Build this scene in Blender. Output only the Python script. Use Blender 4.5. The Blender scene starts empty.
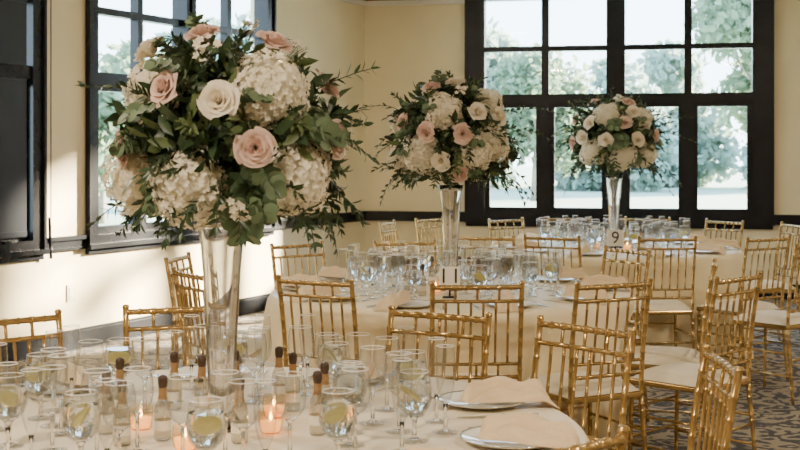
import bpy, math, random
from mathutils import Vector, Matrix, Euler
random.seed(7)
R=random.random
def U(a,b): return random.uniform(a,b)
scene=bpy.context.scene
COL=scene.collection

# ---------------------------------------------------------------- materials
def mat_new(name):
    m=bpy.data.materials.new(name); m.use_nodes=True
    nt=m.node_tree; nt.nodes.clear()
    out=nt.nodes.new('ShaderNodeOutputMaterial')
    return m,nt,out
def pbr(name,col,rough=.5,metal=0,noise=0,nscale=20,bump=0,bscale=60,sheen=0,trans=0,ior=1.45,emit=None,estr=0,spec=None,translucent=0,gloss=0):
    m,nt,out=mat_new(name)
    b=nt.nodes.new('ShaderNodeBsdfPrincipled')
    b.inputs['Base Color'].default_value=(*col,1)
    b.inputs['Roughness'].default_value=rough
    b.inputs['Metallic'].default_value=metal
    b.inputs['IOR'].default_value=ior
    b.inputs['Transmission Weight'].default_value=trans
    b.inputs['Sheen Weight'].default_value=sheen
    if spec is not None: b.inputs['Specular IOR Level'].default_value=spec
    if emit:
        b.inputs['Emission Color'].default_value=(*emit,1); b.inputs['Emission Strength'].default_value=estr
    tc=nt.nodes.new('ShaderNodeTexCoord')
    if noise:
        n=nt.nodes.new('ShaderNodeTexNoise'); n.inputs['Scale'].default_value=nscale; n.inputs['Detail'].default_value=3
        nt.links.new(tc.outputs['Object'],n.inputs['Vector'])
        r=nt.nodes.new('ShaderNodeValToRGB')
        r.color_ramp.elements[0].position=.3; r.color_ramp.elements[1].position=.7
        r.color_ramp.elements[0].color=(*[c*(1-noise) for c in col],1)
        r.color_ramp.elements[1].color=(*[min(1,c*(1+noise)) for c in col],1)
        nt.links.new(n.outputs['Fac'],r.inputs['Fac']); nt.links.new(r.outputs['Color'],b.inputs['Base Color'])
    if bump:
        n=nt.nodes.new('ShaderNodeTexNoise'); n.inputs['Scale'].default_value=bscale; n.inputs['Detail'].default_value=3
        nt.links.new(tc.outputs['Object'],n.inputs['Vector'])
        bp=nt.nodes.new('ShaderNodeBump'); bp.inputs['Strength'].default_value=bump; bp.inputs['Distance'].default_value=.01
        nt.links.new(n.outputs['Fac'],bp.inputs['Height']); nt.links.new(bp.outputs['Normal'],b.inputs['Normal'])
    if translucent or gloss:
        if translucent:
            t=nt.nodes.new('ShaderNodeBsdfTranslucent'); t.inputs['Color'].default_value=(*col,1)
        else:
            t=nt.nodes.new('ShaderNodeBsdfGlossy'); t.inputs['Roughness'].default_value=.01
        mx=nt.nodes.new('ShaderNodeMixShader'); mx.inputs[0].default_value=translucent or gloss
        nt.links.new(b.outputs[0],mx.inputs[1]); nt.links.new(t.outputs[0],mx.inputs[2]); nt.links.new(mx.outputs[0],out.inputs['Surface'])
    else:
        nt.links.new(b.outputs[0],out.inputs['Surface'])
    return m
def thin_glass(name,tint=(.97,.98,.98),gain=.5,base=.04,rough=.02,edge=0.0,power=4.0,refr=0,e0=.68):
    m,nt,out=mat_new(name)
    t=nt.nodes.new('ShaderNodeBsdfTransparent'); t.inputs['Color'].default_value=(*tint,1)
    g=nt.nodes.new('ShaderNodeBsdfGlossy'); g.inputs['Roughness'].default_value=rough
    lw=nt.nodes.new('ShaderNodeLayerWeight'); lw.inputs['Blend'].default_value=.5
    pw=nt.nodes.new('ShaderNodeMath'); pw.operation='POWER'; pw.inputs[1].default_value=power
    nt.links.new(lw.outputs['Facing'],pw.inputs[0])
    mu=nt.nodes.new('ShaderNodeMath'); mu.operation='MULTIPLY_ADD'; mu.use_clamp=True
    mu.inputs[1].default_value=gain; mu.inputs[2].default_value=base
    nt.links.new(pw.outputs[0],mu.inputs[0])
    if edge:
        cr=nt.nodes.new('ShaderNodeValToRGB'); cr.color_ramp.elements[0].color=(*tint,1); cr.color_ramp.elements[0].position=e0
        cr.color_ramp.elements[1].color=(tint[0]*edge,tint[1]*edge,tint[2]*edge,1); cr.color_ramp.elements[1].position=.99
        nt.links.new(lw.outputs['Facing'],cr.inputs['Fac']); nt.links.new(cr.outputs['Color'],t.inputs['Color'])
    mx=nt.nodes.new('ShaderNodeMixShader')
    src=g.outputs[0]
    if refr:
        rf=nt.nodes.new('ShaderNodeBsdfRefraction'); rf.inputs['IOR'].default_value=1.35; rf.inputs['Roughness'].default_value=.0
        m2=nt.nodes.new('ShaderNodeMixShader'); m2.inputs[0].default_value=refr
        nt.links.new(g.outputs[0],m2.inputs[1]); nt.links.new(rf.outputs[0],m2.inputs[2]); src=m2.outputs[0]
    nt.links.new(mu.outputs[0],mx.inputs[0]); nt.links.new(t.outputs[0],mx.inputs[1]); nt.links.new(src,mx.inputs[2])
    nt.links.new(mx.outputs[0],out.inputs['Surface'])
    return m

M_wall=pbr('wall_paint',(.83,.715,.49),.85,noise=.03,nscale=3,bump=.1,bscale=150)
M_ceil=pbr('ceiling_paint',(.84,.80,.72),.9,noise=.02,nscale=4)
M_trim=pbr('dark_trim',(.010,.011,.015),.25,noise=.2,nscale=8,spec=.35)
M_gold=pbr('gold_wood',(.49,.33,.13),.22,metal=.72,noise=.10,nscale=14)
M_cush=pbr('ivory_cushion',(.80,.73,.59),.8,noise=.04,bump=.2,bscale=200)
M_cloth=pbr('champagne_cloth',(.87,.75,.50),.5,noise=.03,nscale=6,bump=.12,bscale=300,sheen=.3)
M_cloth1=pbr('ivory_cloth',(.86,.765,.585),.5,noise=.03,nscale=6,bump=.12,bscale=300,sheen=.3)
M_nap=pbr('napkin_cloth',(.77,.60,.385),.5,noise=.05,bump=.25,bscale=180,sheen=.3)
M_plate=pbr('porcelain',(.88,.87,.84),.07,noise=.01)
M_rim=pbr('silver_rim',(.6,.58,.52),.25,metal=.9)
M_steel=pbr('steel',(.7,.69,.67),.18,metal=1,noise=.03)
M_glass=thin_glass('stemware_glass',tint=(.955,.967,.976),gain=.9,base=.095,rough=.0,edge=.06,power=3.4,refr=.3,e0=.78)
M_solid=pbr('stemware_stem',(1,1,1),.0,trans=1,ior=1.5)
M_foot=thin_glass('stemware_foot',tint=(.93,.94,.95),gain=.5,base=.08,rough=.02,power=4)
M_rim_glint=pbr('glass_rim_glint',(.98,1,1),.08,noise=.01)  # opaque white stands in for the bright glint along the rim
M_water=pbr('water',(.98,1,1),.0,trans=1,ior=1.33)
M_pane=thin_glass('window_glass',tint=(.93,.975,.985),gain=.3,base=.03)
M_vase=pbr('vase_crystal',(1,1,1),.0,trans=1,ior=1.52,gloss=.18)
M_lemon=pbr('lemon',(.93,.84,.38),.4,noise=.12,nscale=60,translucent=.3)
M_cork=pbr('cork_cap',(.05,.028,.02),.35,noise=.25,nscale=50)
M_neck=pbr('bronze_neck_wrap',(.34,.21,.10),.3,metal=.4,noise=.2,nscale=50)
M_label=pbr('label_paper',(.80,.75,.63),.8,noise=.08)
M_oil=thin_glass('bottle_glass',tint=(.82,.80,.74),gain=.9,edge=.08,rough=.0,base=.12,e0=.62,power=3)
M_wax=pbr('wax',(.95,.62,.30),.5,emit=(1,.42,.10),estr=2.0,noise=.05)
M_flame=pbr('flame',(1,.7,.3),.5,emit=(1,.6,.22),estr=30,noise=.05)
M_votive=thin_glass('votive_glass',tint=(1,.84,.62),gain=.7,edge=.4,base=.08)
M_hyd=pbr('hydrangea_petal',(.95,.90,.76),.7,noise=.05,nscale=22,translucent=.4)
M_pink=pbr('pink_petal',(.82,.62,.54),.6,noise=.07,nscale=25,translucent=.25)
M_cream=pbr('cream_petal',(.94,.87,.73),.6,noise=.04,nscale=25,translucent=.3)
M_leaf=pbr('ruscus_leaf',(.036,.066,.029),.36,noise=.4,nscale=18,translucent=.14)
M_leaf2=pbr('light_leaf',(.11,.155,.06),.45,noise=.3,nscale=18,translucent=.2)
M_euc=pbr('eucalyptus_leaf',(.15,.22,.125),.55,noise=.25,nscale=14,translucent=.15)
M_stem=pbr('stem_green',(.05,.065,.028),.6,noise=.2)
M_card=pbr('sign_card',(.90,.87,.80),.6,noise=.02)
M_ink=pbr('sign_ink',(.02,.02,.02),.5,noise=.1)
M_outlet=pbr('outlet_plastic',(.62,.56,.44),.4,noise=.02)
M_shade=pbr('dark_shade',(.018,.022,.034),.3,noise=.15,nscale=5,spec=.4)
M_bark=pbr('bark',(.25,.22,.18),.9,noise=.3,nscale=5,bump=.5,bscale=10)
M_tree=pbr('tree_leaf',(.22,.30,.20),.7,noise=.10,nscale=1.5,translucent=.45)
M_tree_haze=pbr('hazy_distant_leaf',(.33,.43,.37),.8,noise=.06,nscale=.6,translucent=.45)  # haze put into the colour: paler and bluer than the nearer leaves
M_lawn=pbr('lawn_grass',(.27,.35,.28),.9,noise=.1,nscale=.6)
M_fill=pbr('fill_lamp_glow',(.9,.85,.75),.5,emit=(1,.8,.55),estr=8,noise=.02)  # glowing disc of the added fill lamps

def carpet():
    m,nt,out=mat_new('carpet_pattern')
    N=nt.nodes.new; L=nt.links.new
    b=N('ShaderNodeBsdfPrincipled'); b.inputs['Roughness'].default_value=.95
    tc=N('ShaderNodeTexCoord')
    nz=N('ShaderNodeTexNoise'); nz.inputs['Scale'].default_value=5; nz.inputs['Detail'].default_value=3
    L(tc.outputs['Object'],nz.inputs['Vector'])
    mixv=N('ShaderNodeMixRGB'); mixv.blend_type='ADD'; mixv.inputs[0].default_value=.35
    L(tc.outputs['Object'],mixv.inputs[1]); L(nz.outputs['Color'],mixv.inputs[2])
    v=N('ShaderNodeTexVoronoi'); v.feature='SMOOTH_F1'; v.inputs['Scale'].default_value=4.5; v.inputs['Smoothness'].default_value=.3
    L(mixv.outputs[0],v.inputs['Vector'])
    w=N('ShaderNodeMath'); w.operation='MULTIPLY'; w.inputs[1].default_value=20
    L(v.outputs['Distance'],w.inputs[0])
    s=N('ShaderNodeMath'); s.operation='SINE'; L(w.outputs[0],s.inputs[0])
    r=N('ShaderNodeValToRGB')
    e=r.color_ramp.elements; e[0].position=.25; e[0].color=(.045,.045,.052,1); e[1].position=.62; e[1].color=(.28,.235,.175,1)
    x=e.new(.42); x.color=(.13,.115,.10,1)
    sc=N('ShaderNodeMath'); sc.operation='MULTIPLY_ADD'; sc.inputs[1].default_value=.5; sc.inputs[2].default_value=.5
    L(s.outputs[0],sc.inputs[0])
    n2=N('ShaderNodeTexNoise'); n2.inputs['Scale'].default_value=45; L(tc.outputs['Object'],n2.inputs['Vector'])
    mm=N('ShaderNodeMath'); mm.operation='MULTIPLY_ADD'; mm.inputs[1].default_value=1.1; L(n2.outputs['Fac'],mm.inputs[0])
    sub=N('ShaderNodeMath'); sub.operation='SUBTRACT'; sub.inputs[1].default_value=.55
    L(sc.outputs[0],mm.inputs[2]); L(mm.outputs[0],sub.inputs[0]); L(sub.outputs[0],r.inputs['Fac'])
    L(r.outputs['Color'],b.inputs['Base Color'])
    bp=N('ShaderNodeBump'); bp.inputs['Strength'].default_value=.4; bp.inputs['Distance'].default_value=.01
    L(n2.outputs['Fac'],bp.inputs['Height']); L(bp.outputs[0],b.inputs['Normal'])
    L(b.outputs[0],out.inputs['Surface'])
    return m
M_carpet=carpet()

# ---------------------------------------------------------------- mesh helpers
class MB:
    def __init__(s): s.v=[]; s.f=[]; s.mi=[]; s.m=Matrix.Identity(4)
    def add(s,vs,fs,mi=0,M=None):
        o=len(s.v)
        for p in vs:
            p=Vector(p)
            if M is not None: p=M@p
            s.v.append(p)
        for f in fs: s.f.append(tuple(i+o for i in f)); s.mi.append(mi)
    def box(s,a,b,mi=0,M=None):
        x0,y0,z0=a; x1,y1,z1=b
        vs=[(x0,y0,z0),(x1,y0,z0),(x1,y1,z0),(x0,y1,z0),(x0,y0,z1),(x1,y0,z1),(x1,y1,z1),(x0,y1,z1)]
        s.add(vs,[(0,3,2,1),(4,5,6,7),(0,1,5,4),(1,2,6,5),(2,3,7,6),(3,0,4,7)],mi,M)
    def lathe(s,prof,seg=16,mi=0,M=None,closed=False):
        vs=[];fs=[]
        n=len(prof)
        for i,(r,z) in enumerate(prof):
            for k in range(seg):
                a=2*math.pi*k/seg; vs.append((r*math.cos(a),r*math.sin(a),z))
        for i in range(n-1):
            for k in range(seg):
                k2=(k+1)%seg
                fs.append((i*seg+k,i*seg+k2,(i+1)*seg+k2,(i+1)*seg+k))
        if closed:
            fs.append(tuple(reversed(range(seg)))); fs.append(tuple((n-1)*seg+k for k in range(seg)))
        s.add(vs,fs,mi,M)
    def rod(s,p0,p1,r,rings=(),seg=8,mi=0,r2=None):
        p0=Vector(p0);p1=Vector(p1); d=p1-p0; L=d.length
        q=d.to_track_quat('Z','Y'); M=Matrix.Translation(p0)@q.to_matrix().to_4x4()
        r2=r if r2 is None else r2
        pr=[(r,0)]
        for t in rings:
            rr=r+(r2-r)*t; z=t*L; h=rr*.5
            pr+=[(rr*.97,z-h),(rr*1.18,z-h*.35),(rr*1.18,z+h*.35),(rr*.97,z+h)]
        pr.append((r2,L))
        s.lathe(pr,seg,mi,M,closed=True)
    def mesh(s,name,mats,smooth=True):
        me=bpy.data.meshes.new(name)
        me.from_pydata([tuple(v) for v in s.v],[],s.f)
        for m in mats: me.materials.append(m)
        me.polygons.foreach_set('material_index',s.mi)
        if smooth: me.polygons.foreach_set('use_smooth',[True]*len(s.f))
        me.update()
        return me
    def obj(s,name,mats,smooth=True,parent=None):
        o=bpy.data.objects.new(name,s.mesh(name,mats,smooth)); COL.objects.link(o)
        if parent: o.parent=parent
        return o
def tag(o,label,cat,group=None,kind=None):
    o['label']=label
    if cat: o['category']=cat
    if group: o['group']=group
    if kind: o['kind']=kind
    return o
def empty(name):
    o=bpy.data.objects.new(name,None); o.empty_display_size=.1; COL.objects.link(o); return o
def sharp(o,ang=35):
    me=o.data
    try: me.set_sharp_from_angle(angle=math.radians(ang))
    except Exception: pass
    return o
def copy_tree(o,M):
    c=o.copy(); COL.objects.link(c); c.matrix_world=M
    for ch in o.children:
        k=ch.copy(); COL.objects.link(k); k.parent=c; k.matrix_parent_inverse=Matrix.Identity(4); k.matrix_basis=ch.matrix_basis.copy()
        for g in ch.children:
            kk=g.copy(); COL.objects.link(kk); kk.parent=k; kk.matrix_basis=g.matrix_basis.copy()
    return c
def kill(o):
    for ch in list(o.children): kill(ch)
    bpy.data.objects.remove(o)

# ---------------------------------------------------------------- room
H=3.22
CZ=Vector((-.38,13.3,0))
dB=Vector((4.38,-.89,0)).normalized()
dL=Vector((-2.22,-4.40,0)).normalized()
nB=Vector((-dB.y,dB.x,0))
nL=Vector((dL.y,-dL.x,0))
if nL.x>0: nL=-nL
def frame(d,n):
    M=Matrix(((d.x,n.x,0,CZ.x),(d.y,n.y,0,CZ.y),(0,0,1,0),(0,0,0,1))); return M
FB=frame(dB,nB); FL=frame(dL,nL)
TH=.22
def wall(name,F,L,openings,side_label):
    mb=MB()
    cur=0.0
    for (a,b,z0,z1) in openings:
        mb.box((cur,0,0),(a,TH,H),0,F)
        mb.box((a,0,0),(b,TH,z0),0,F); mb.box((a,0,z1),(b,TH,H),0,F)
        cur=b
    mb.box((cur,0,0),(L,TH,H),0,F)
    o=mb.obj(name,[M_wall],False); tag(o,side_label,None,kind='structure'); return o
WB=(1.123,4.202,.74,3.14)
WL=(1.872,4.415,.74,3.14); WN=(4.934,7.46,.74,3.14)
wall('wall_back',FB,6.2,[WB],'cream painted wall with a large dark framed window')
wall('wall_left',FL,18.3,[WL,WN],'cream painted side wall with dark framed windows')
mb=MB(); mb.box((5.55,-2.8,0),(5.75,12.1,H)); tag(mb.obj('wall_right',[M_wall],False),'cream painted wall',None,kind='structure')
mb=MB(); mb.box((-8.9,-3.0,0),(5.75,-2.8,H)); tag(mb.obj('wall_front',[M_wall],False),'cream painted wall',None,kind='structure')
mb=MB()
poly=[(-8.9,-3),(5.7,-3),(5.7,12.15),(-.45,13.5)]
mb.add([(x,y,0) for x,y in poly],[(0,1,2,3)]); tag(mb.obj('floor',[M_carpet],False),'patterned grey and navy carpet floor',None,kind='structure')
mb=MB(); mb.add([(x,y,H) for x,y in poly]+[(x,y,H+.1) for x,y in poly],[(3,2,1,0),(4,5,6,7)]); tag(mb.obj('ceiling',[M_ceil],False),'plain off-white ceiling',None,kind='structure')

def strip(name,F,segs,prof,label):
    mb=MB()
    for a,b in segs:
        for z0,z1,d in prof: mb.box((a,-d,z0),(b,0,z1),0,F)
    o=mb.obj(name,[M_trim],False); tag(o,label,None,kind='structure'); return o
railp=[(.745,.765,.03),(.765,.82,.02),(.82,.85,.04)]
strip('trim_1',FB,[(0,WB[0]-.0),(WB[1],6.1)],railp,'dark wooden chair rail on the wall')
strip('trim_2',FL,[(0,WL[0]),(WL[1],WN[0]),(WN[1],18)],railp,'dark wooden chair rail on the wall')
basep=[(0,.13,.02),(.13,.15,.012)]
strip('baseboard_back',FB,[(0,6.1)],basep,'dark wooden baseboard')
strip('baseboard_left',FL,[(0,18)],basep,'dark wooden baseboard')
mb=MB(); mb.box((0,-.05,3.10),(WL[0]-.02,0,3.13),0,FL); mb.box((0,-.035,3.05),(WL[0]-.02,0,3.10),1,FL); mb.box((0,-.05,3.10),(WB[0]-.02,0,3.13),0,FB);mb.box((0,-.035,3.05),(WB[0]-.02,0,3.10),1,FB)
tag(mb.obj('trim_3',[M_gold,M_ceil],False),'narrow cornice moulding near the ceiling',None,kind='structure')

def window(name,F,W,label,shade=False):
    a,b,z0,z1=W; w=b-a
    mb=MB(); y0,y1=-.035,.12
    big=(F is FB)
    fw=.058*w if big else .035*w
    cw=.062*w if big else .052*w; mw=.025*w
    def B(u0,u1,za,zb,d0=y0,d1=y1): mb.box((u0,d0,za),(u1,d1,zb),0,F)
    B(a-.02,a+fw,z0-.04,z1); B(b-fw,b+.02,z0-.04,z1)
    B(a+fw,b-fw,z0-.04,z0+.10); B(a+fw,b-fw,z1-.06,z1)
    B(a-.04,b+.04,z0+.0,z0+.035,-.075,y0)
    B(a-.03,a-.005,z0,z1,-.055,-.035+.001); B(b+.005,b+.03,z0,z1,-.055,-.035+.001)
    mid=(a+b)/2
    B(mid-cw/2,mid+cw/2,z0+.10,z1-.06)
    B(mid-.012,mid+.012,z0+.10,z1-.06,-.05,y0)
    B(a+fw,mid-cw/2,1.99,2.085,-.02,.11); B(mid+cw/2,b-fw,1.99,2.085,-.02,.11)
    B(a+fw,mid-cw/2,2.535,2.59,.01,.09); B(mid+cw/2,b-fw,2.535,2.59,.01,.09)
    glass=MB()
    for (s0,s1) in ((a+fw,mid-cw/2),(mid+cw/2,b-fw)):
        m=(s0+s1)/2
        B(m-mw/2,m+mw/2,2.085,2.535,.01,.09); B(m-mw/2,m+mw/2,2.59,z1-.06,.01,.09)
        B(m-mw*.6,m+mw*.6,z0+.10,1.99,-.02,.11)
        for (c0,c1) in ((s0,m-mw*.6),(m+mw*.6,s1)):
            t=.050 if big else .028
            B(c0,c0+t,z0+.10,1.99,.02,.08);B(c1-t,c1,z0+.10,1.99,.02,.08)
            B(c0+t,c1-t,z0+.10,z0+.16,.02,.08);B(c0+t,c1-t,1.945,1.99,.02,.08)
            B((c0+c1)/2-.03,(c0+c1)/2+.03,z0+.09,z0+.11,-.05,-.0)
            B(c1-t*.7,c1-t*.3,1.30,1.42,-.005,.02)
        glass.add([F@Vector(p) for p in ((s0,.05,z0+.1),(s1,.05,z0+.1),(s1,.05,z1-.05),(s0,.05,z1-.05))],[(0,1,2,3)])
    o=mb.obj(name,[M_trim],False); tag(o,label,None,kind='structure')
    g=glass.obj('window_panes',[M_pane],False,o)
    if shade:
        s=MB(); s.box((a+.13,-.012,z0+.13),(b-.13,-.006,z1-.07),0,F)
        for i in range(4): s.box((a+.13,-.018,z0+.14+i*.55),(b-.13,-.012,z0+.17+i*.55),0,F)
        so=s.obj('window_shade',[M_shade],False,o)
    return o
window('window_1',FB,WB,'large black framed casement window with many panes')
window('window_2',FL,WL,'black framed multi-pane window on the side wall')
window('window_3',FL,WN,'black framed window with lowered dark shade',shade=True)
# blind cord
mb=MB(); mb.rod((4.86,-.05,1.0),(4.86,-.05,2.9),.004,seg=6); mb.rod((4.86,-.05,.70),(4.875,-.05,1.0),.012,(.2,.5,.8),seg=6)
mb.v=[FL@v for v in mb.v]
tag(mb.obj('blind_cord',[M_trim]),'thin dark blind cord hanging beside the window','cord')
# outlet
mb=MB(); ou=4.56; mb.box((ou,-.008,.36),(ou+.08,0,.485),0,FL); mb.box((ou+.02,-.012,.43),(ou+.06,-.008,.468),1,FL); mb.box((ou+.02,-.012,.377),(ou+.06,-.008,.415),1,FL)
for z in (.387,.44):
    mb.box((ou+.031,-.0125,z),(ou+.035,-.012,z+.018),2,FL); mb.box((ou+.045,-.0125,z),(ou+.049,-.012,z+.018),2,FL)
tag(mb.obj('wall_outlet',[M_outlet,M_label,M_ink],False),'ivory electrical outlet on the cream wall','outlet')

# ---------------------------------------------------------------- tables
T=[Vector((-.45,3.12,0)),Vector((.26,6.31,0)),Vector((1.585,9.16,0))]
TR=.915; TZ=.76
# chairs: table idx, theta deg, r_back, twist deg
CH=[(0,133.5,1.15,0),(0,105,1.17,0),(0,60,1.12,0),(0,33,1.20,8),(0,4,1.24,-6),(0,-50.5,1.11,0),
    (1,-119.5,1.22,0),(1,-87.5,1.23,0),(1,-63,1.33,0),(1,-15,1.26,0),(1,-37,1.50,-8),(1,30,1.12,0),
    (1,131,1.28,0),(1,101,1.16,0),(1,80,1.60,0),(1,178,1.37,-6),(1,-147,1.39,0),
    (2,-117,1.30,0),(2,-85,1.27,0),(2,-60,1.47,0),(2,8,1.36,0),(2,-68,2.03,20),(2,34,1.16,0),(2,128,1.13,0),(2,98,1.16,0),(2,67,1.16,0),(2,142,1.66,0),(2,163,1.72,0)]
def cloth(idx,mat):
    dents=[(math.radians(t),rb-.2-.19) for (k,t,rb,tw) in CH if k==idx]
    mb=MB(); seg=240; vs=[];fs=[]
    rings=[(0.0001,TZ),(.3,TZ),(.6,TZ),(.85,TZ),(TR-.01,TZ),(TR,TZ-.008)]
    for z in (.73,.70,.66,.61,.55,.5,.45,.4,.32,.24,.16,.08,.012): rings.append((None,z))
    ph=[U(0,6.28) for _ in range(5)]
    for (r,z) in rings:
        for k in range(seg):
            a=2*math.pi*k/seg
            if r is None:
                d=(TZ-z)/TZ
                rr=TR+.008+d*.055+ d**.7*(.032*math.sin(23*a+ph[0])+.022*math.sin(37*a+ph[1])+.012*math.sin(11*a+ph[2]))
                lim=9
                for (t,rf) in dents:
                    da=(a-t+math.pi)%(2*math.pi)-math.pi
                    lat=abs(da)*.85
                    if lat<.34:
                        k2=0 if lat<.215 else (lat-.215)/.125
                        k2=k2*k2*(3-2*k2)
                        l=(rf-.02)*(1-k2)+rr*k2 if rf-.02<rr else rr
                        s=min(1,max(0,(TZ-.02-z)/.2)); s=s*s*(3-2*s)
                        lim=min(lim,rr*(1-s)+l*s)
                rr=min(rr,lim)
            else: rr=r
            vs.append((rr*math.cos(a),rr*math.sin(a),z))
    n=len(rings)
    for i in range(n-1):
        for k in range(seg):
            k2=(k+1)%seg; fs.append((i*seg+k2,i*seg+k,(i+1)*seg+k,(i+1)*seg+k2))
    mb.add(vs,fs)
    tb=MB(); tb.lathe([(.0001,TZ-.03),(TR-.012,TZ-.03),(TR-.012,TZ-.004),(.0001,TZ-.004)],48)
    tb.lathe([(.0001,0),(.30,0),(.30,.02),(.04,.05),(.035,.6),(.2,TZ-.031),(.0001,TZ-.031)],24)
    t=tb.obj('banquet_table',[M_bark]); sharp(t); t.location=T[idx]
    c=mb.obj('tablecloth',[mat],True,t)
    return t
t1=cloth(0,M_cloth1); t2=cloth(1,M_cloth); t3=cloth(2,M_cloth)
tag(t1,'round banquet table with floor-length ivory cloth, set for dinner','table','banquet tables')
tag(t2,'round banquet table with champagne cloth and number eleven sign','table','banquet tables')
tag(t3,'round banquet table with champagne cloth beside the big window','table','banquet tables')

# ---------------------------------------------------------------- chairs
def chair_template():
    e=empty('dining_chair')
    sz=.44
    b=MB()
    def up(x,z):
        t=(z-sz)/(.915-sz); return Vector((x,-.185-.055*t+.012*math.sin(t*math.pi),z))
    for sx in (-1,1):
        pts=[up(sx*(.180+.008*(z-sz)),z) for z in (sz,.56,.68,.80,.925)]
        for i in range(4): b.rod(pts[i],pts[i+1],.0105,(.04,.5),8)
        b.lathe([(.0001,.0),(.010,.0),(.013,.005),(.010,.012),(.0001,.015)],8,0,Matrix.Translation(pts[-1]-Vector((0,0,.002))))
    def rail(z,r,rings):
        n=4; w=.182
        pts=[up(w*(2*i/n-1),z)+Vector((0,-.010*(1-(2*i/n-1)**2),0)) for i in range(n+1)]
        for i in range(n): b.rod(pts[i],pts[i+1],r,rings,8)
    rail(.910,.0105,(.05,.5,.95)); rail(.852,.0078,(.5,)); rail(.535,.0088,(.5,)); rail(.590,.0072,(.5,))
    for i in range(6):
        x=-.128+.0512*i
        dy=-.010*(1-(x/.18)**2)
        b.rod(up(x,.590)+Vector((0,dy,0)),up(x,.852)+Vector((0,dy,0)),.0056,(.12,.5,.88),7)
    for x in (-.09,0,.09):
        dy=-.010*(1-(x/.18)**2)
        b.rod(up(x,.852)+Vector((0,dy,0)),up(x,.905)+Vector((0,dy,0)),.0056,(.5,),7)
        b.rod(up(x,.535)+Vector((0,dy,0)),up(x,.590)+Vector((0,dy,0)),.0056,(.5,),7)
    sharp(b.obj('backrest',[M_gold],True,e),50)
    s=MB()
    def slab(z0,z1,wf,wb,y0,y1):
        vs=[(-wb,y0,z0),(wb,y0,z0),(wf,y1,z0),(-wf,y1,z0),(-wb,y0,z1),(wb,y0,z1),(wf,y1,z1),(-wf,y1,z1)]
        s.add(vs,[(0,3,2,1),(4,5,6,7),(0,1,5,4),(1,2,6,5),(2,3,7,6),(3,0,4,7)])
    slab(.427,.455,.200,.184,-.195,.20)
    so=s.obj('seat',[M_gold],False,e)
    bv=so.modifiers.new('b','BEVEL'); bv.width=.008; bv.segments=2
    c=MB(); n=10; vs=[];fs=[]
    for j in range(n+1):
        for i in range(n+1):
            u=2*i/n-1; v=2*j/n-1
            e1=(1-abs(u)**5)*(1-abs(v)**5); 
            w=.193+(.010)*v
            vs.append((u*w,v*.19,.457+.04*e1**.5+.006*(1-u*u)*(1-v*v)))
    for j in range(n):
        for i in range(n):
            a=j*(n+1)+i; fs.append((a,a+1,a+n+2,a+n+1))
    o=len(vs)
    vs+= [(x*.195,y*.19,.456) for x,y in ((-1,-1),(1,-1),(1,1),(-1,1))]; fs.append((o+3,o+2,o+1,o))
    c.add(vs,fs); c.obj('cushion',[M_cush],True,e)
    for (x,y) in ((-1,-1),(1,-1),(1,1),(-1,1)):
        l=MB()
        top=Vector((x*(.180 if y<0 else .185),-.185 if y<0 else .185,.43)); bot=Vector((x*.19,-.225 if y<0 else .195,0))
        l.rod(bot,top,.0088,(.1,.2,.36,.42,.62,.68,.86,.93),8,0,.0118)
        lo=l.obj('leg',[M_gold],True,e)
    st=MB()
    def L(x,y,z):
        top=Vector((x*(.180 if y<0 else .185),-.185 if y<0 else .185,.43)); bot=Vector((x*.19,-.225 if y<0 else .195,0)); return bot.lerp(top,z/.43)
    for z in (.16,.29):
        st.rod(L(-1,-1,z),L(-1,1,z),.0065,(.3,.7),7); st.rod(L(1,-1,z),L(1,1,z),.0065,(.3,.7),7)
        st.rod(L(-1,1,z+.03),L(1,1,z+.03),.0065,(.3,.7),7)
    st.rod(L(-1,-1,.25),L(1,-1,.25),.0065,(.3,.7),7)
    st.obj('stretcher_frame',[M_gold],True,e)
    return e
tmpl=chair_template()
for (k,t,rb,tw) in CH:
    a=math.radians(t); r=rb-.2
    pos=T[k]+Vector((math.cos(a)*r,math.sin(a)*r,0))
    rot=a+math.pi/2+math.radians(tw)
    c=copy_tree(tmpl,Matrix.Translation(pos)@Matrix.Rotation(rot,4,'Z'))
    lab={0:'gold bamboo-style banquet chair at the ivory-clothed table',1:'gold bamboo-style banquet chair with ivory cushion at table eleven',2:'gold bamboo-style banquet chair with ivory cushion at table nine'}[k]
    if rb>1.35: lab='gold bamboo-style chair with ivory cushion, pulled back from table'
    tag(c,lab,'chair','gold banquet chairs')
kill(tmpl)

# ---------------------------------------------------------------- tableware templates
def glass_template(name,prof,ns,label,cat,water=None,seg=24):
    mb=MB(); mb.lathe(prof[:5],seg,2)
    mb.lathe(prof[4:ns+1],seg,3,closed=True)
    mb.lathe(prof[ns:],seg)
    r,z=prof[-1]; mb.lathe([(r+.0001,z),(r+.0010,z+.0007),(r,z+.0018),(r-.0010,z+.0007),(r-.0001,z)],seg,1)
    o=mb.obj(name,[M_glass,M_rim_glint,M_foot,M_solid]); tag(o,label,cat)
    if water:
        w=MB(); w.lathe(water,seg); w.obj('water',[M_water],True,o); sharp(o.children[0],50)
    return o
gob=glass_template('water_goblet',[(.0001,.004),(.012,.004),(.034,.001),(.035,.003),(.012,.008),(.006,.014),(.005,.035),(.007,.052),(.010,.060),(.024,.068),(.036,.082),(.042,.102),(.042,.125),(.038,.15),(.035,.168)],8,
   'clear stemmed goblet filled with iced water','glass',[(.0001,.064),(.020,.069),(.033,.083),(.0395,.102),(.0395,.125),(.0372,.142),(.0001,.142)])
win=glass_template('wine_glass',[(.0001,.004),(.012,.004),(.034,.001),(.035,.003),(.012,.007),(.005,.014),(.004,.05),(.005,.085),(.010,.093),(.024,.103),(.033,.118),(.037,.14),(.036,.165),(.031,.195)],8,'empty clear stemmed wine glass','glass')
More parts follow.
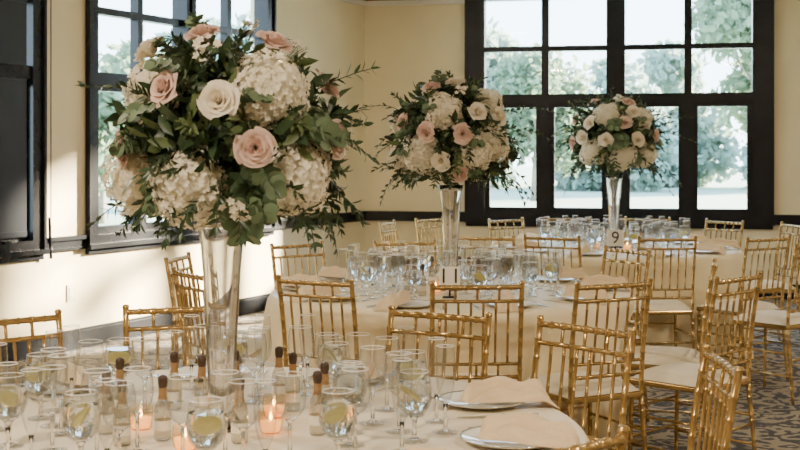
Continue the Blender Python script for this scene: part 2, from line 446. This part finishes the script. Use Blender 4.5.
flu=glass_template('champagne_flute',[(.0001,.004),(.012,.004),(.030,.001),(.031,.003),(.010,.007),(.005,.014),(.004,.05),(.006,.072),(.014,.09),(.021,.115),(.0245,.15),(.0245,.18),(.022,.215)],7,'tall clear champagne flute','glass')
def plate_t():
    mb=MB(); mb.lathe([(.0001,.006),(.075,.006),(.085,.009),(.118,.017)],40,0); mb.lathe([(.118,.017),(.123,.019),(.123,.017),(.118,.014)],40,1)
    mb.lathe([(.118,.014),(.08,.003),(.06,.0),(.0001,.0)],40,0)
    o=mb.obj('dinner_plate',[M_plate,M_rim]); tag(o,'white porcelain dinner plate with thin silver rim','plate'); return o
pla=plate_t()
def napkin_t():
    # long soft fold lying across the plate, its outer end drooping to the cloth
    mb=MB(); nx,ny=40,28; vs=[];fs=[]
    for j in range(ny+1):
        v=j/ny; vv=2*v-1
        y=-.15+.25*v
        t=min(1,max(0,(y+.150)/.045)); base=.0205*t*t*(3-2*t)
        for i in range(nx+1):
            u=2*i/nx-1
            w=.034+.006*math.sin(4*v+.5)+.010*(1-v)
            endt=(1-abs(vv)**14)
            edge=max(0,1-abs(u)**5)**.5
            s1=min(1,max(0,(u+.35)/.08)); s2=min(1,max(0,(u-.25)/.08))
            z=.0006+endt*edge*(.013+.016*s1+.014*s2+.006*math.sin(u*5+v*7)+.005*math.sin(v*13+u*2)+.012*(1-vv*vv))
            vs.append((u*w+.012*math.sin(2.4*v)+.002*math.sin(11*v),y+.006*u,z+base))
    for j in range(ny):
        for i in range(nx):
            a=j*(nx+1)+i; fs.append((a,a+1,a+nx+2,a+nx+1))
    mb.add(vs,fs)
    ob=mb.obj('napkin',[M_nap]); sharp(ob,55); tag(ob,'thick folded champagne napkin laid across a white plate','napkin'); return ob
nap=napkin_t()
def fork_t():
    mb=MB()
    mb.add([(-.010,-.09,.002),(.010,-.09,.002),(.003,.03,.006),(-.003,.03,.006),(-.010,-.09,.0),(.010,-.09,.0),(.003,.03,.003),(-.003,.03,.003)],[(0,1,2,3),(7,6,5,4),(0,4,5,1),(1,5,6,2),(2,6,7,3),(3,7,4,0)])
    mb.add([(-.003,.03,.006),(.003,.03,.006),(.011,.05,.003),(-.011,.05,.003),(.011,.062,.002),(-.011,.062,.002)],[(0,1,2,3),(3,2,4,5)])
    for i in range(4):
        x=-.0095+.0055*i; mb.box((x,.06,.001),(x+.003,.098,.003))
    o=mb.obj('fork',[M_steel],False); tag(o,'polished steel dinner fork','fork'); return o
def knife_t():
    mb=MB()
    mb.box((-.006,-.11,.0),(.006,-.01,.006)); mb.add([(-.006,-.01,.001),(.006,-.01,.001),(.009,.03,.002),(.008,.09,.002),(-.001,.115,.002),(-.006,.05,.002)],[(0,1,2,3,4,5)])
    mb.add([(-.006,-.01,.004),(.006,-.01,.004),(.009,.03,.003),(.008,.09,.003),(-.001,.115,.003),(-.006,.05,.003)],[(0,1,2,3,4,5)])
    o=mb.obj('knife',[M_steel],False); tag(o,'polished steel dinner knife','knife'); return o
frk=fork_t(); knf=knife_t()
def bottle_t():
    mb=MB(); mb.lathe([(.0001,.001),(.0180,.001),(.0205,.004),(.0205,.072),(.018,.086),(.010,.102),(.009,.120)],20)
    o=mb.obj('favor_bottle',[M_oil]); tag(o,'small clear favor bottle with bronze neck and dark stopper','bottle')
    l=MB(); l.lathe([(.0209,.026),(.0209,.050)],20); l.obj('label_band',[M_label],True,o)
    n_=MB(); n_.lathe([(.0125,.100),(.0104,.106),(.0100,.128)],16); n_.obj('neck_wrap',[M_neck],True,o)
    c=MB(); c.lathe([(.0001,.124),(.0096,.124),(.0104,.131),(.0116,.135),(.0120,.148),(.0105,.154),(.006,.157),(.0001,.158)],16); c.obj('cap',[M_cork],True,o)
    return o
bot=bottle_t()
def votive_t():
    mb=MB(); mb.lathe([(.0001,.002),(.022,.002),(.026,.008),(.031,.03),(.029,.06)],24); o=mb.obj('votive_candle',[M_votive]); tag(o,'lit amber votive candle in a small glass cup','candle')
    w=MB(); w.lathe([(.0001,.006),(.022,.006),(.027,.030),(.0001,.030)],20); w.obj('wax',[M_wax],True,o)
    f=MB(); f.lathe([(.0001,.032),(.004,.037),(.0035,.044),(.0001,.054)],10); f.obj('flame',[M_flame],True,o)
    return o
vot=votive_t()
def lemon_t():
    mb=MB(); mb.lathe([(.0001,.002),(.022,.002),(.024,.0),(.024,-.003),(.022,-.005),(.0001,-.005)],20)
    o=mb.obj('lemon_slice',[M_lemon]); tag(o,'round lemon slice floating in a water goblet','lemon'); return o
lem=lemon_t()
SIGN={1:(-.02,-.345),2:(-.05,-.345)}
RAD={'water_goblet':.043,'wine_glass':.038,'champagne_flute':.032,'favor_bottle':.022,'votive_candle':.032}
OCC={0:[],1:[],2:[]}
def put(t,k,r,a,rot=0,z=0,tilt=None,label=None,group=None,clear=False,greedy=False):
    p=T[k]+Vector((math.cos(a)*r,math.sin(a)*r,TZ+.001+z))
    rad=RAD.get(t.name.split('.')[0])
    if clear and k in SIGN:
        s=T[k]+Vector((*SIGN[k],0))
        if (p.xy-s.xy).length<.12: return None
        if p.y<s.y and abs(p.x/p.y-s.x/s.y)*s.y<.085: return None     # keep the number card readable from the aisle
    if greedy and any(math.hypot(p.x-x,p.y-y)<q+rad+.004 for x,y,q in OCC[k]): return None
    if rad: OCC[k].append((p.x,p.y,rad))
    M=Matrix.Translation(p)@Matrix.Rotation(rot,4,'Z')
    if tilt: M=M@Euler(tilt).to_matrix().to_4x4()
    c=copy_tree(t,M)
    if label: c['label']=label
    if group: c['group']=group
    return c
GN={0:'ivory table',1:'table eleven',2:'table nine'}
ANG={0:[-13,-44,23,64,101,137,173,209,245,281],1:[1+36*i for i in range(10)],2:[-4+36*i for i in range(10)]}
lemq=[]
for k in range(3):
    OCC[k].append((T[k].x,T[k].y,.07))
    jr,ja=(.025,.035) if k==0 else (.014,.02)
    for i in range(10):
        a=math.radians(ANG[k][i]); rot=a+math.pi/2
        g=GN[k]
        put(pla,k,.735,a,rot,group='plates on '+g)
        put(nap,k,.762,a-math.radians(4.5),rot-math.radians(4.5)+math.radians(U(-7,7)),group='napkins on '+g)
        put(frk,k,.72,a+math.radians(11.8),rot+math.radians(12),group='forks on '+g)
        put(knf,k,.72,a-math.radians(12.5),rot-math.radians(12.5),group='knives on '+g)
        J=lambda q:U(-q,q)
        G=put(gob,k,.50+J(jr),a-.10+J(ja),U(0,6),group='goblets on '+g,clear=True,greedy=True)
        if G is not None and (k<1 or i%2==0): lemq.append((G,g))
        put(win,k,.455+J(jr),a+.09+J(ja),U(0,6),group='wine glasses on '+g,clear=True,greedy=True)
        put(flu,k,.555+J(jr*.6),a+.06+.08+J(ja),U(0,6),group='flutes on '+g,clear=True,greedy=True)
        put(win,k,.40+J(jr),a-.28+J(ja),U(0,6),group='wine glasses on '+g,clear=True,greedy=True)
        if k>0 or i%2==0: put(flu,k,.54+J(jr),a-.30+J(ja),U(0,6),group='flutes on '+g,clear=True,greedy=True)
        if k>0: put(win,k,.335+J(.006),a+.02+J(.02),U(0,6),group='wine glasses on '+g,clear=True,greedy=True)
for G,g in lemq:
    p=G.matrix_world.translation
    c=copy_tree(lem,Matrix.Translation(p+Vector((U(-.004,.004),U(-.004,.004),.118)))@Euler((math.radians(U(35,60)),0,U(0,6.28))).to_matrix().to_4x4())
    c['group']='lemon slices on '+g
B1=[(-.40,.02),(-.29,-.07),(-.30,.13),(-.13,-.14),(-.17,.24),(.07,-.17),(0,.27),(.17,.22),(.26,-.08),(.27,.06)]
B0=B1+[(-.36,-.13),(-.22,-.20),(-.08,.17),(.12,.33),(-.45,-.20),(-.50,.10)]
for k in range(3):
    ca,sa=math.cos(k*1.1),math.sin(k*1.1)
    for (x,y) in ((-.20,-.02),(.13,-.06),(.12,.12),(-.05,-.24),(-.36,-.22)) if k==0 else ((-.20,.02),(.13,-.03),(.12,.12)):
        if k>0: x*=.75;y*=.75
        X=x*ca-y*sa;Y=x*sa+y*ca
        put(vot,k,math.hypot(X,Y),math.atan2(Y,X),0,group='candles on '+GN[k],greedy=True)
    for (x,y) in (B0 if k==0 else B1):
        X=x*ca-y*sa;Y=x*sa+y*ca; s=.95 if k==0 else .76
        X*=s;Y*=s
        if k>0 and abs(X)<.13 and Y<0: Y=-Y; X+=.05
        put(bot,k,math.hypot(X,Y),math.atan2(Y,X),U(0,6),group='favor bottles on '+GN[k],clear=True,greedy=True)
    # extra stemware wherever the cloth still has room
    n=0; lim=(7,16,10)[k]
    for _ in range(900):
        if n>=lim: break
        t=random.choice((win,gob,flu,win))
        if put(t,k,U(.20 if k else .30,.50),U(0,6.283),U(0,6),group=('goblets on ' if t is gob else 'flutes on ' if t is flu else 'wine glasses on ')+GN[k],clear=True,greedy=True): n+=1
for t in (gob,win,flu,pla,nap,frk,knf,bot,vot,lem): kill(t)

# table numbers
def sign(k,txt,rot,word,zs,f):
    mb=MB(); w,h=.046*f,.044*f
    mb.box((-w,-.003,zs),(w,.003,zs+2*h)); mb.box((-.035,-.020,0),(.035,.020,.008),1); mb.box((-.005,-.003,.008),(.005,.003,zs),1)
    o=mb.obj('table_number_sign',[M_card,M_trim],False)
    o.location=T[k]+Vector((*SIGN[k],TZ+.001)); o.rotation_euler=(0,0,rot)
    tag(o,'small white table number card reading '+word,'sign')
    cu=bpy.data.curves.new('num','FONT'); cu.body=txt; cu.size=.095*f; cu.align_x='CENTER'; cu.align_y='CENTER'; cu.extrude=.0008; cu.space_character=1.15
    tmp=bpy.data.objects.new('num',cu); COL.objects.link(tmp); bpy.context.view_layer.update()
    me=bpy.data.meshes.new_from_object(tmp.evaluated_get(bpy.context.evaluated_depsgraph_get())); bpy.data.objects.remove(tmp)
    me.materials.clear(); me.materials.append(M_ink)
    d=bpy.data.objects.new('number_text',me); COL.objects.link(d); d.parent=o; d.location=(0,-.0042,zs+h); d.rotation_euler=(math.pi/2,0,0)
sign(1,'11',-.05,'11',.055,1.08)
sign(2,'9',.1,'9',.040,1.28)

# ---------------------------------------------------------------- vases
VH=.535
def vase(k):
    mb=MB()
    out=[(.0001,0),(.066,0),(.068,.004),(.062,.010),(.045,.020),(.037,.035),(.034,.06),(.035,.12),(.040,.25),(.047,.39),(.057,.505),(.066,VH)]
    inn=[(.062,VH),(.053,.505),(.043,.39),(.035,.25),(.029,.12),(.022,.09),(.0001,.08)]
    mb.lathe(out+inn,64)
    o=mb.obj('trumpet_vase',[M_vase]); o.location=T[k]+Vector((0,0,TZ+.001))
    tag(o,'tall clear crystal trumpet vase holding a floral centerpiece','vase','trumpet vases')
for k in range(3): vase(k)

# ---------------------------------------------------------------- flowers
def rose_mesh(name,mat,seed,rad=.047):
    rnd=random.Random(seed); mb=MB()
    n=22
    for i in range(n):
        t=i/(n-1); a0=i*2.39996+rnd.uniform(-.2,.2)
        r0=.003+.020*t; h=.038-.014*t*t; openn=.002+.022*t**1.6; spread=1.6-.5*t
        nu,nv=6,5; vs=[];fs=[]
        for j in range(nv+1):
            v=j/nv
            for q in range(nu+1):
                u=2*q/nu-1
                ww=spread*(.55+.45*math.sin(math.pi*min(1,v*.9+.1)*.62+.3))
                ww*= (1-.30*max(0,v-.6)/.4*abs(u))
                a=a0+u*ww
                r=r0*(.45+.55*min(1,v*1.8))+openn*v**2.2+.002*abs(u)
                z=h*v*(1-.10*u*u*v)+.004*(1-t)
                if v>.79: r+=.004*t*(v-.79)/.21; z-=.006*t*(v-.79)/.21*(.4+abs(u))
                k=rad/.045
                vs.append((r*math.cos(a)*k,r*math.sin(a)*k,(z-.012)*k))
        for j in range(nv):
            for q in range(nu):
                b=j*(nu+1)+q; fs.append((b,b+1,b+nu+2,b+nu+1))
        mb.add(vs,fs)
    return mb.mesh(name,[mat])
def hyd_mesh(name,rad,seed):
    rnd=random.Random(seed); mb=MB()
    n=250
    mb.lathe([(.0001,-rad*.5)]+[(rad*.83*math.cos(x),rad*.83*math.sin(x)) for x in (-.6,-.2,.2,.6,1.0,1.35)]+[(.0001,rad*.83)],14)
    for i in range(n):
        z=1-1.45*(i+.5)/n; r=math.sqrt(max(0,1-z*z)); a=i*2.39996+rnd.uniform(-.12,.12)
        nrm=Vector((r*math.cos(a),r*math.sin(a),z))
        bump=1+.06*math.sin(nrm.x*5+seed)+.06*math.sin(nrm.y*6+nrm.z*4+seed)
        p=nrm*rad*bump*rnd.uniform(.88,1.0)
        nn=(nrm+Vector((rnd.uniform(-.4,.4),rnd.uniform(-.4,.4),rnd.uniform(-.4,.4)))).normalized()
        M=Matrix.Translation(p)@nn.to_track_quat('Z','Y').to_matrix().to_4x4()@Matrix.Rotation(rnd.uniform(0,6),4,'Z')
        s=rnd.uniform(.0085,.0112)
        for q in range(4):
            Q=M@Matrix.Rotation(q*math.pi/2+rnd.uniform(-.12,.12),4,'Z')@Matrix.Rotation(rnd.uniform(-.25,.05),4,'Y')
            mb.add([(0,0,0),(s*.45,-s*.46,.0016),(s*.95,-s*.42,.0035),(s*1.18,0,.0025),(s*.95,s*.42,.0035),(s*.45,s*.46,.0016),(s*.6,0,.0005)],[(0,1,6),(1,2,3,6),(6,3,4,5),(0,6,5)],0,Q)
    return mb.mesh(name,[M_hyd])
ROSEP=[rose_mesh('rose_pink',M_pink,i) for i in range(3)]
ROSEC=[rose_mesh('rose_cream',M_cream,i+9) for i in range(2)]
HYD=[hyd_mesh('hydrangea',.088,1),hyd_mesh('hydrangea',.101,2)]
def spray_mesh(seed):
    rnd=random.Random(seed); mb=MB()
    for i in range(12):
        p=Vector((rnd.uniform(-.03,.03),rnd.uniform(-.03,.03),rnd.uniform(0,.03)))
        mb.rod(Vector((0,0,-.04)),p,.0008,(),4,1)
        M=Matrix.Translation(p)@Euler((rnd.uniform(-.6,.6),rnd.uniform(-.6,.6),rnd.uniform(0,6))).to_matrix().to_4x4()
        s=rnd.uniform(.009,.013)
        for q in range(5):
            Q=M@Matrix.Rotation(q*2*math.pi/5,4,'Z')
            mb.add([(0,0,0),(s*.6,-s*.4,.001),(s*1.1,0,.003),(s*.6,s*.4,.001)],[(0,1,2,3)],0,Q)
    return mb.mesh('filler_blossom',[M_cream,M_stem])
SPR=[spray_mesh(1),spray_mesh(2)]
def leaf(mb,p,d,up,L,W,mi=0,fold=.25,round_=False):
    d=Vector(d).normalized(); s=d.cross(up)
    if s.length<1e-3: s=d.cross(Vector((1,0,0)))
    s.normalize(); n=s.cross(d)
    P=lambda a,b,c: p+d*(a*L)+s*(b*W)+n*(c*W)
    if round_:
        vs=[]
        for q in range(8):
            a=2*math.pi*q/8; vs.append(P(.5-.5*math.cos(a),.5*math.sin(a),.06*math.sin(a)**2))
        mb.add(vs,[tuple(range(8))],mi); return
    vs=[P(0,0,0),P(.3,.42,fold*.4),P(.65,.36,fold*.3-.05),P(1,0,-.25),P(.65,-.36,fold*.3-.05),P(.3,-.42,fold*.4),P(.33,0,-.02),P(.68,0,-.1)]
    mb.add(vs,[(0,6,1),(6,7,2,1),(7,3,2),(0,5,6),(6,5,4,7),(7,4,3)],mi)
def rdir(rnd):
    while True:
        v=Vector((rnd.uniform(-1,1),rnd.uniform(-1,1),rnd.uniform(-1,1)))
        if .1<v.length<1: return v.normalized()
def arrangement(k,fl,seed,cz=1.53,label='',sc=1.0,spl=(.10,.16),skirt=(.11,.18),droop=.10,big_euc=()):
    rnd=random.Random(seed)
    C=T[k]+Vector((.03 if k==0 else 0,0,cz))
    e=empty('flower_arrangement'); e.location=C; e.scale=(sc,sc,sc)
    tag(e,label,'flowers','floral centerpieces')
    RR=.258
    used=[]
    def place(me,name,nrm,rad):
        o=bpy.data.objects.new(name,me); COL.objects.link(o); o.parent=e
        q=(nrm+rdir(rnd)*.15).normalized().to_track_quat('Z','Y')
        o.matrix_basis=Matrix.Translation(nrm*rad)@q.to_matrix().to_4x4()@Matrix.Rotation(rnd.uniform(0,6),4,'Z')
        used.append((nrm.copy(),.34 if name=='hydrangea' else .21))
        return o
    for typ,dx,dz in fl:
        dx/=sc; dz/=sc
        rr=RR-.005 if typ[0] in 'hH' else RR+.025
        rr2=max(rr,math.hypot(dx,dz)+.005)
        y=-math.sqrt(max(0,rr2*rr2-dx*dx-dz*dz))
        nrm=Vector((dx,y,dz)).normalized()
        if typ=='h': place(HYD[0],'hydrangea',nrm,rr2-.03)
        elif typ=='H': place(HYD[1],'hydrangea',nrm,rr2-.035)
        elif typ=='p': place(rnd.choice(ROSEP),'rose',nrm,rr2)['label']='dusty pink open rose'
        elif typ=='c': place(rnd.choice(ROSEC),'rose',nrm,rr2)['label']='cream open rose'
        elif typ=='w': place(rnd.choice(SPR),'filler_blossom',nrm,rr2+.015)
    for i in range(170):
        n=rdir(rnd)
        if n.z<-.6: continue
        f=2.0 if n.y>-.1 else 1.75
        if any((n-u).length<s*f for u,s in used): continue
        c=rnd.choice('hpcphw') if n.y>-.1 else rnd.choice('ppc')
        if c=='h': place(HYD[0],'hydrangea',n,RR-.03)
        elif c=='p': place(rnd.choice(ROSEP),'rose',n,RR+.02)['label']='dusty pink open rose'
        elif c=='c': place(rnd.choice(ROSEC),'rose',n,RR+.02)['label']='cream open rose'
        else: place(rnd.choice(SPR),'filler_blossom',n,RR+.03)
    mb=MB()
    mb.lathe([(.0001,-.12),(.07,-.1),(.12,-.04),(.13,.04),(.09,.1),(.0001,.13)],12,2)
    zb=-(cz-(TZ+.001+VH))/sc+.003
    mb.lathe([(.0001,zb),(.03,zb),(.045,zb+.02),(.06,-.1)],10,2)
    Z=Vector((0,0,1))
    for i in range(2200):
        n=rdir(rnd); r=rnd.uniform(.15,.278)
        if n.z<-.75: r=min(r*.7,.165)
        near=any((n-u).length<s*.95 for u,s in used)
        if near and r>.19: r=rnd.uniform(.13,.19)
        d=(n*.6+rdir(rnd)*.9+Vector((0,0,-.15))).normalized()
        if n.z<-.7: d.z=abs(d.z)*.3
        Lf=rnd.uniform(.045,.08)
        leaf(mb,n*r,d,(n+rdir(rnd)*.6).normalized(),Lf,Lf*rnd.uniform(.34,.5),rnd.choice((0,0,0,1)))
    def sprig(n,L,droop,kind,ll=.055):
        p=n*.2; d=n.copy(); step=L/9; side=1
        for s in range(9):
            d=(d+Vector((0,0,-droop))+rdir(rnd)*.12).normalized(); q=p+d*step
            mb.rod(p,q,.0014,(),4,2)
            for sg in (-1,1):
                if kind=='e':
                    sd=d.cross(Z).normalized()*sg; ld=(sd+d*.4+rdir(rnd)*.3).normalized(); l=ll*(1-.04*s)
                    leaf(eu,q,ld,(n+rdir(rnd)*.4),l,l*.95,0,round_=True)
                else:
                    sd=d.cross(n+rdir(rnd)*.4)
                    if sd.length<.1: sd=d.cross(Z)
                    sd=sd.normalized()*sg; ld=(sd*.75+d*.8+rdir(rnd)*.25).normalized(); l=rnd.uniform(.036,.054)*(1-.04*s)
                    leaf(mb,q,ld,(n+rdir(rnd)*.5),l,l*.36,0 if kind=='r' else 1)
            p=q
        leaf(mb,p,d,n,.03,.012,0)
    eu=MB()
    cnt=0
    while cnt<58:
        n=rdir(rnd)
        if n.z<-.6 or any((n-u).length<s*.6 for u,s in used): continue
        cnt+=1
        sprig(n,rnd.uniform(*spl)*(.75 if n.z>.6 else 1),rnd.uniform(-.02,.14),rnd.choice('rrrl'))
    for i in range(20):
        a=i*2*math.pi/20+rnd.uniform(-.2,.2)
        sprig(Vector((math.cos(a),math.sin(a),-.5)).normalized(),rnd.uniform(*skirt),droop,'r')
    for a,zz in ((0.05,-.35),(.3,-.5),(.15,-.6),(2.9,-.5),(-.2,.2),(3.0,.6),(.2,.6)):
        sprig(Vector((math.cos(a),-abs(math.sin(a)),zz)).normalized(),spl[1]*1.3,.08,'r')
    for v in big_euc:
        sprig(Vector(v).normalized(),.13,.05,'e',.07)
    cnt=0
    while cnt<20:
        n=rdir(rnd)
        if n.y>.3 or n.z<-.65 or any((n-u).length<s*.6 for u,s in used): continue
        cnt+=1
        sprig(n,rnd.uniform(.08,.13),.06,'e')
    f=mb.obj('foliage',[M_leaf,M_leaf2,M_stem],True,e); f['kind']='stuff'; f['label']='dense dark green ruscus leaves and sprigs'
    g=eu.obj('eucalyptus_leaves',[M_euc],True,e); g['kind']='stuff'; g['label']='round grey-green eucalyptus leaves'
arrangement(0,[('p',-.25,-.02),('p',-.13,.12),('p',.085,-.02),('p',-.065,.255),('p',.11,.235),('p',.26,-.0),('c',0,.09),('c',-.20,.22),
  ('h',-.20,.13),('H',.12,.13),('H',-.09,-.13),('H',.18,-.10),('h',-.25,-.11),('w',.035,-.15),('w',-.03,.19)],11,1.487,'large blush rose and cream hydrangea centerpiece on ivory table',.97,(.10,.16),(.14,.21),.15,((.9,-.5,.25),(.75,-.75,.12),(.2,-.8,-.7)))
arrangement(1,[('p',-.13,.03),('p',.045,.025),('p',-.10,.255),('p',-.24,.08),('c',.12,.13),('c',.23,.11),('h',-.045,.15),('H',-.18,-.08),('h',.12,-.075),('h',.22,-.02),('c',-.06,-.11),('w',.03,.22),('p',.03,-.17)],23,1.53,'blush rose and cream hydrangea centerpiece on table eleven',1.06,(.12,.21))
arrangement(2,[('h',.18,.16),('H',.02,-.13),('p',.08,.27),('p',.03,.12),('p',.27,.03),('c',-.11,.0),('c',-.21,.12),('c',.12,0),('h',-.20,-.10),('h',-.08,.19),('h',.22,-.12),('c',-.26,.02),('c',.10,.20)],37,1.56,'blush rose and cream hydrangea centerpiece by the window',1.12,(.15,.25),(.14,.22),.12)

# ---------------------------------------------------------------- outdoors
mb=MB(); mb.add([(-90,13.7,-.6),(90,13.7,-.6),(90,220,-.6),(-90,220,-.6)],[(0,1,2,3)]); mb.add([(-90,-20,-.6),(-9.6,-20,-.6),(-9.6,-4,-.6),(-.8,13.7,-.6),(-90,13.7,-.6)],[(0,1,2,3,4)])
tag(mb.obj('lawn',[M_lawn],False),'grass lawn outside the windows','lawn',kind='stuff')
def tree(x,y,h,r,seed,n=2600,mat=M_tree,low=.36,ls=1.0):
    rnd=random.Random(seed); e=empty('tree'); e.location=(x,y,-.6)
    tag(e,'leafy green tree standing on the lawn outside','tree','trees outside')
    t=MB(); t.rod((0,0,0),(.1,0,h*.45),.20,(),8,0,.12)
    for i in range(7):
        a=i*.9; t.rod((.1,0,h*(.3+.02*i)),(math.cos(a)*r*.6,math.sin(a)*r*.6,h*(.55+.04*i)),.07,(),6,0,.02)
    t.obj('trunk',[M_bark],True,e)
    l=MB(); cl=[(Vector((rnd.uniform(-1,1)*r*.65,rnd.uniform(-1,1)*r*.65,h*rnd.uniform(low,.9))),rnd.uniform(.38,.52)*r) for _ in range(15)]
    for i in range(n):
        c,cr=rnd.choice(cl); d=rdir(rnd); p=c+d*cr*rnd.uniform(.4,1); p.z=max(.1,p.z)
        leaf(l,p,rdir(rnd),rdir(rnd),rnd.uniform(.25,.5)*ls,.28*ls,0)
    o=l.obj('leaves',[mat],False,e); o['kind']='stuff'
tree(13.2,44,10,3.3,50,7000)
tree(6.0,55,6.4,2.6,51,4200)
tree(-9,37,5.0,2.5,57,2400); tree(-15,37,5.5,2.6,58,2400)
i=0
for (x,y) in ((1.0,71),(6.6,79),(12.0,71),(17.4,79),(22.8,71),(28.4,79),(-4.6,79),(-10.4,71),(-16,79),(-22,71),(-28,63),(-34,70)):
    i+=1; tree(x,y,7.4+(i*7%3)*1.4,3.7,80+i,4200,M_tree_haze,.06,1.8)

# ---------------------------------------------------------------- light
w=bpy.data.worlds.new('World'); scene.world=w; w.use_nodes=True
nt=w.node_tree; nt.nodes.clear()
out=nt.nodes.new('ShaderNodeOutputWorld'); bg=nt.nodes.new('ShaderNodeBackground')
tc=nt.nodes.new('ShaderNodeTexCoord'); sp=nt.nodes.new('ShaderNodeSeparateXYZ'); cr=nt.nodes.new('ShaderNodeValToRGB')
cr.color_ramp.elements[0].position=0; cr.color_ramp.elements[0].color=(.78,.91,.98,1)
cr.color_ramp.elements[1].position=.3; cr.color_ramp.elements[1].color=(.50,.73,1,1)
nt.links.new(tc.outputs['Generated'],sp.inputs[0]); nt.links.new(sp.outputs['Z'],cr.inputs['Fac']); nt.links.new(cr.outputs['Color'],bg.inputs['Color']); nt.links.new(bg.outputs[0],out.inputs['Surface'])
bg.inputs['Strength'].default_value=11.0
def light(name,typ,loc,energy,col,size=1,rot=None):
    l=bpy.data.lights.new(name,typ); l.energy=energy; l.color=col
    if typ=='AREA': l.size=size
    o=bpy.data.objects.new(name,l); COL.objects.link(o); o.location=loc
    if rot is not None: o.rotation_euler=rot
    return o
s=light('sun','SUN',(20,20,10),125,(1,.82,.58)); s.data.angle=math.radians(2.8)
s.rotation_euler=Vector((-.9,-.55,-.28)).to_track_quat('-Z','Y').to_euler()
for (x,y,e_) in ((-1.8,.8,165),(1.8,1.2,78),(-2.6,4.6,88),(3.6,4.6,64),(-.2,8.6,22),(3.9,8.8,26)):  # fill lamps added on the ceiling, out of view, to brighten the room
    m=MB(); m.lathe([(.0001,-.012),(.15,-.012),(.17,-.006),(.17,0),(.0001,0)],24)
    o=m.obj('fill_lamp',[M_fill]); o.location=(x,y,H); tag(o,'added fill lamp on the ceiling, out of view','lamp','added fill lamps')
    light('fill_light','AREA',(x,y,H-.03),e_,(1,.83,.62),.3)
# ---------------------------------------------------------------- camera
cd=bpy.data.cameras.new('camera'); cd.sensor_width=36; cd.lens=36*1236/800; cd.shift_y=-70/800
cd.dof.use_dof=True; cd.dof.focus_distance=4.5; cd.dof.aperture_fstop=8
cam=bpy.data.objects.new('camera',cd); COL.objects.link(cam); cam.location=(0,0,1.45); cam.rotation_euler=(math.pi/2,0,0)
cd.clip_start=.05
scene.camera=cam
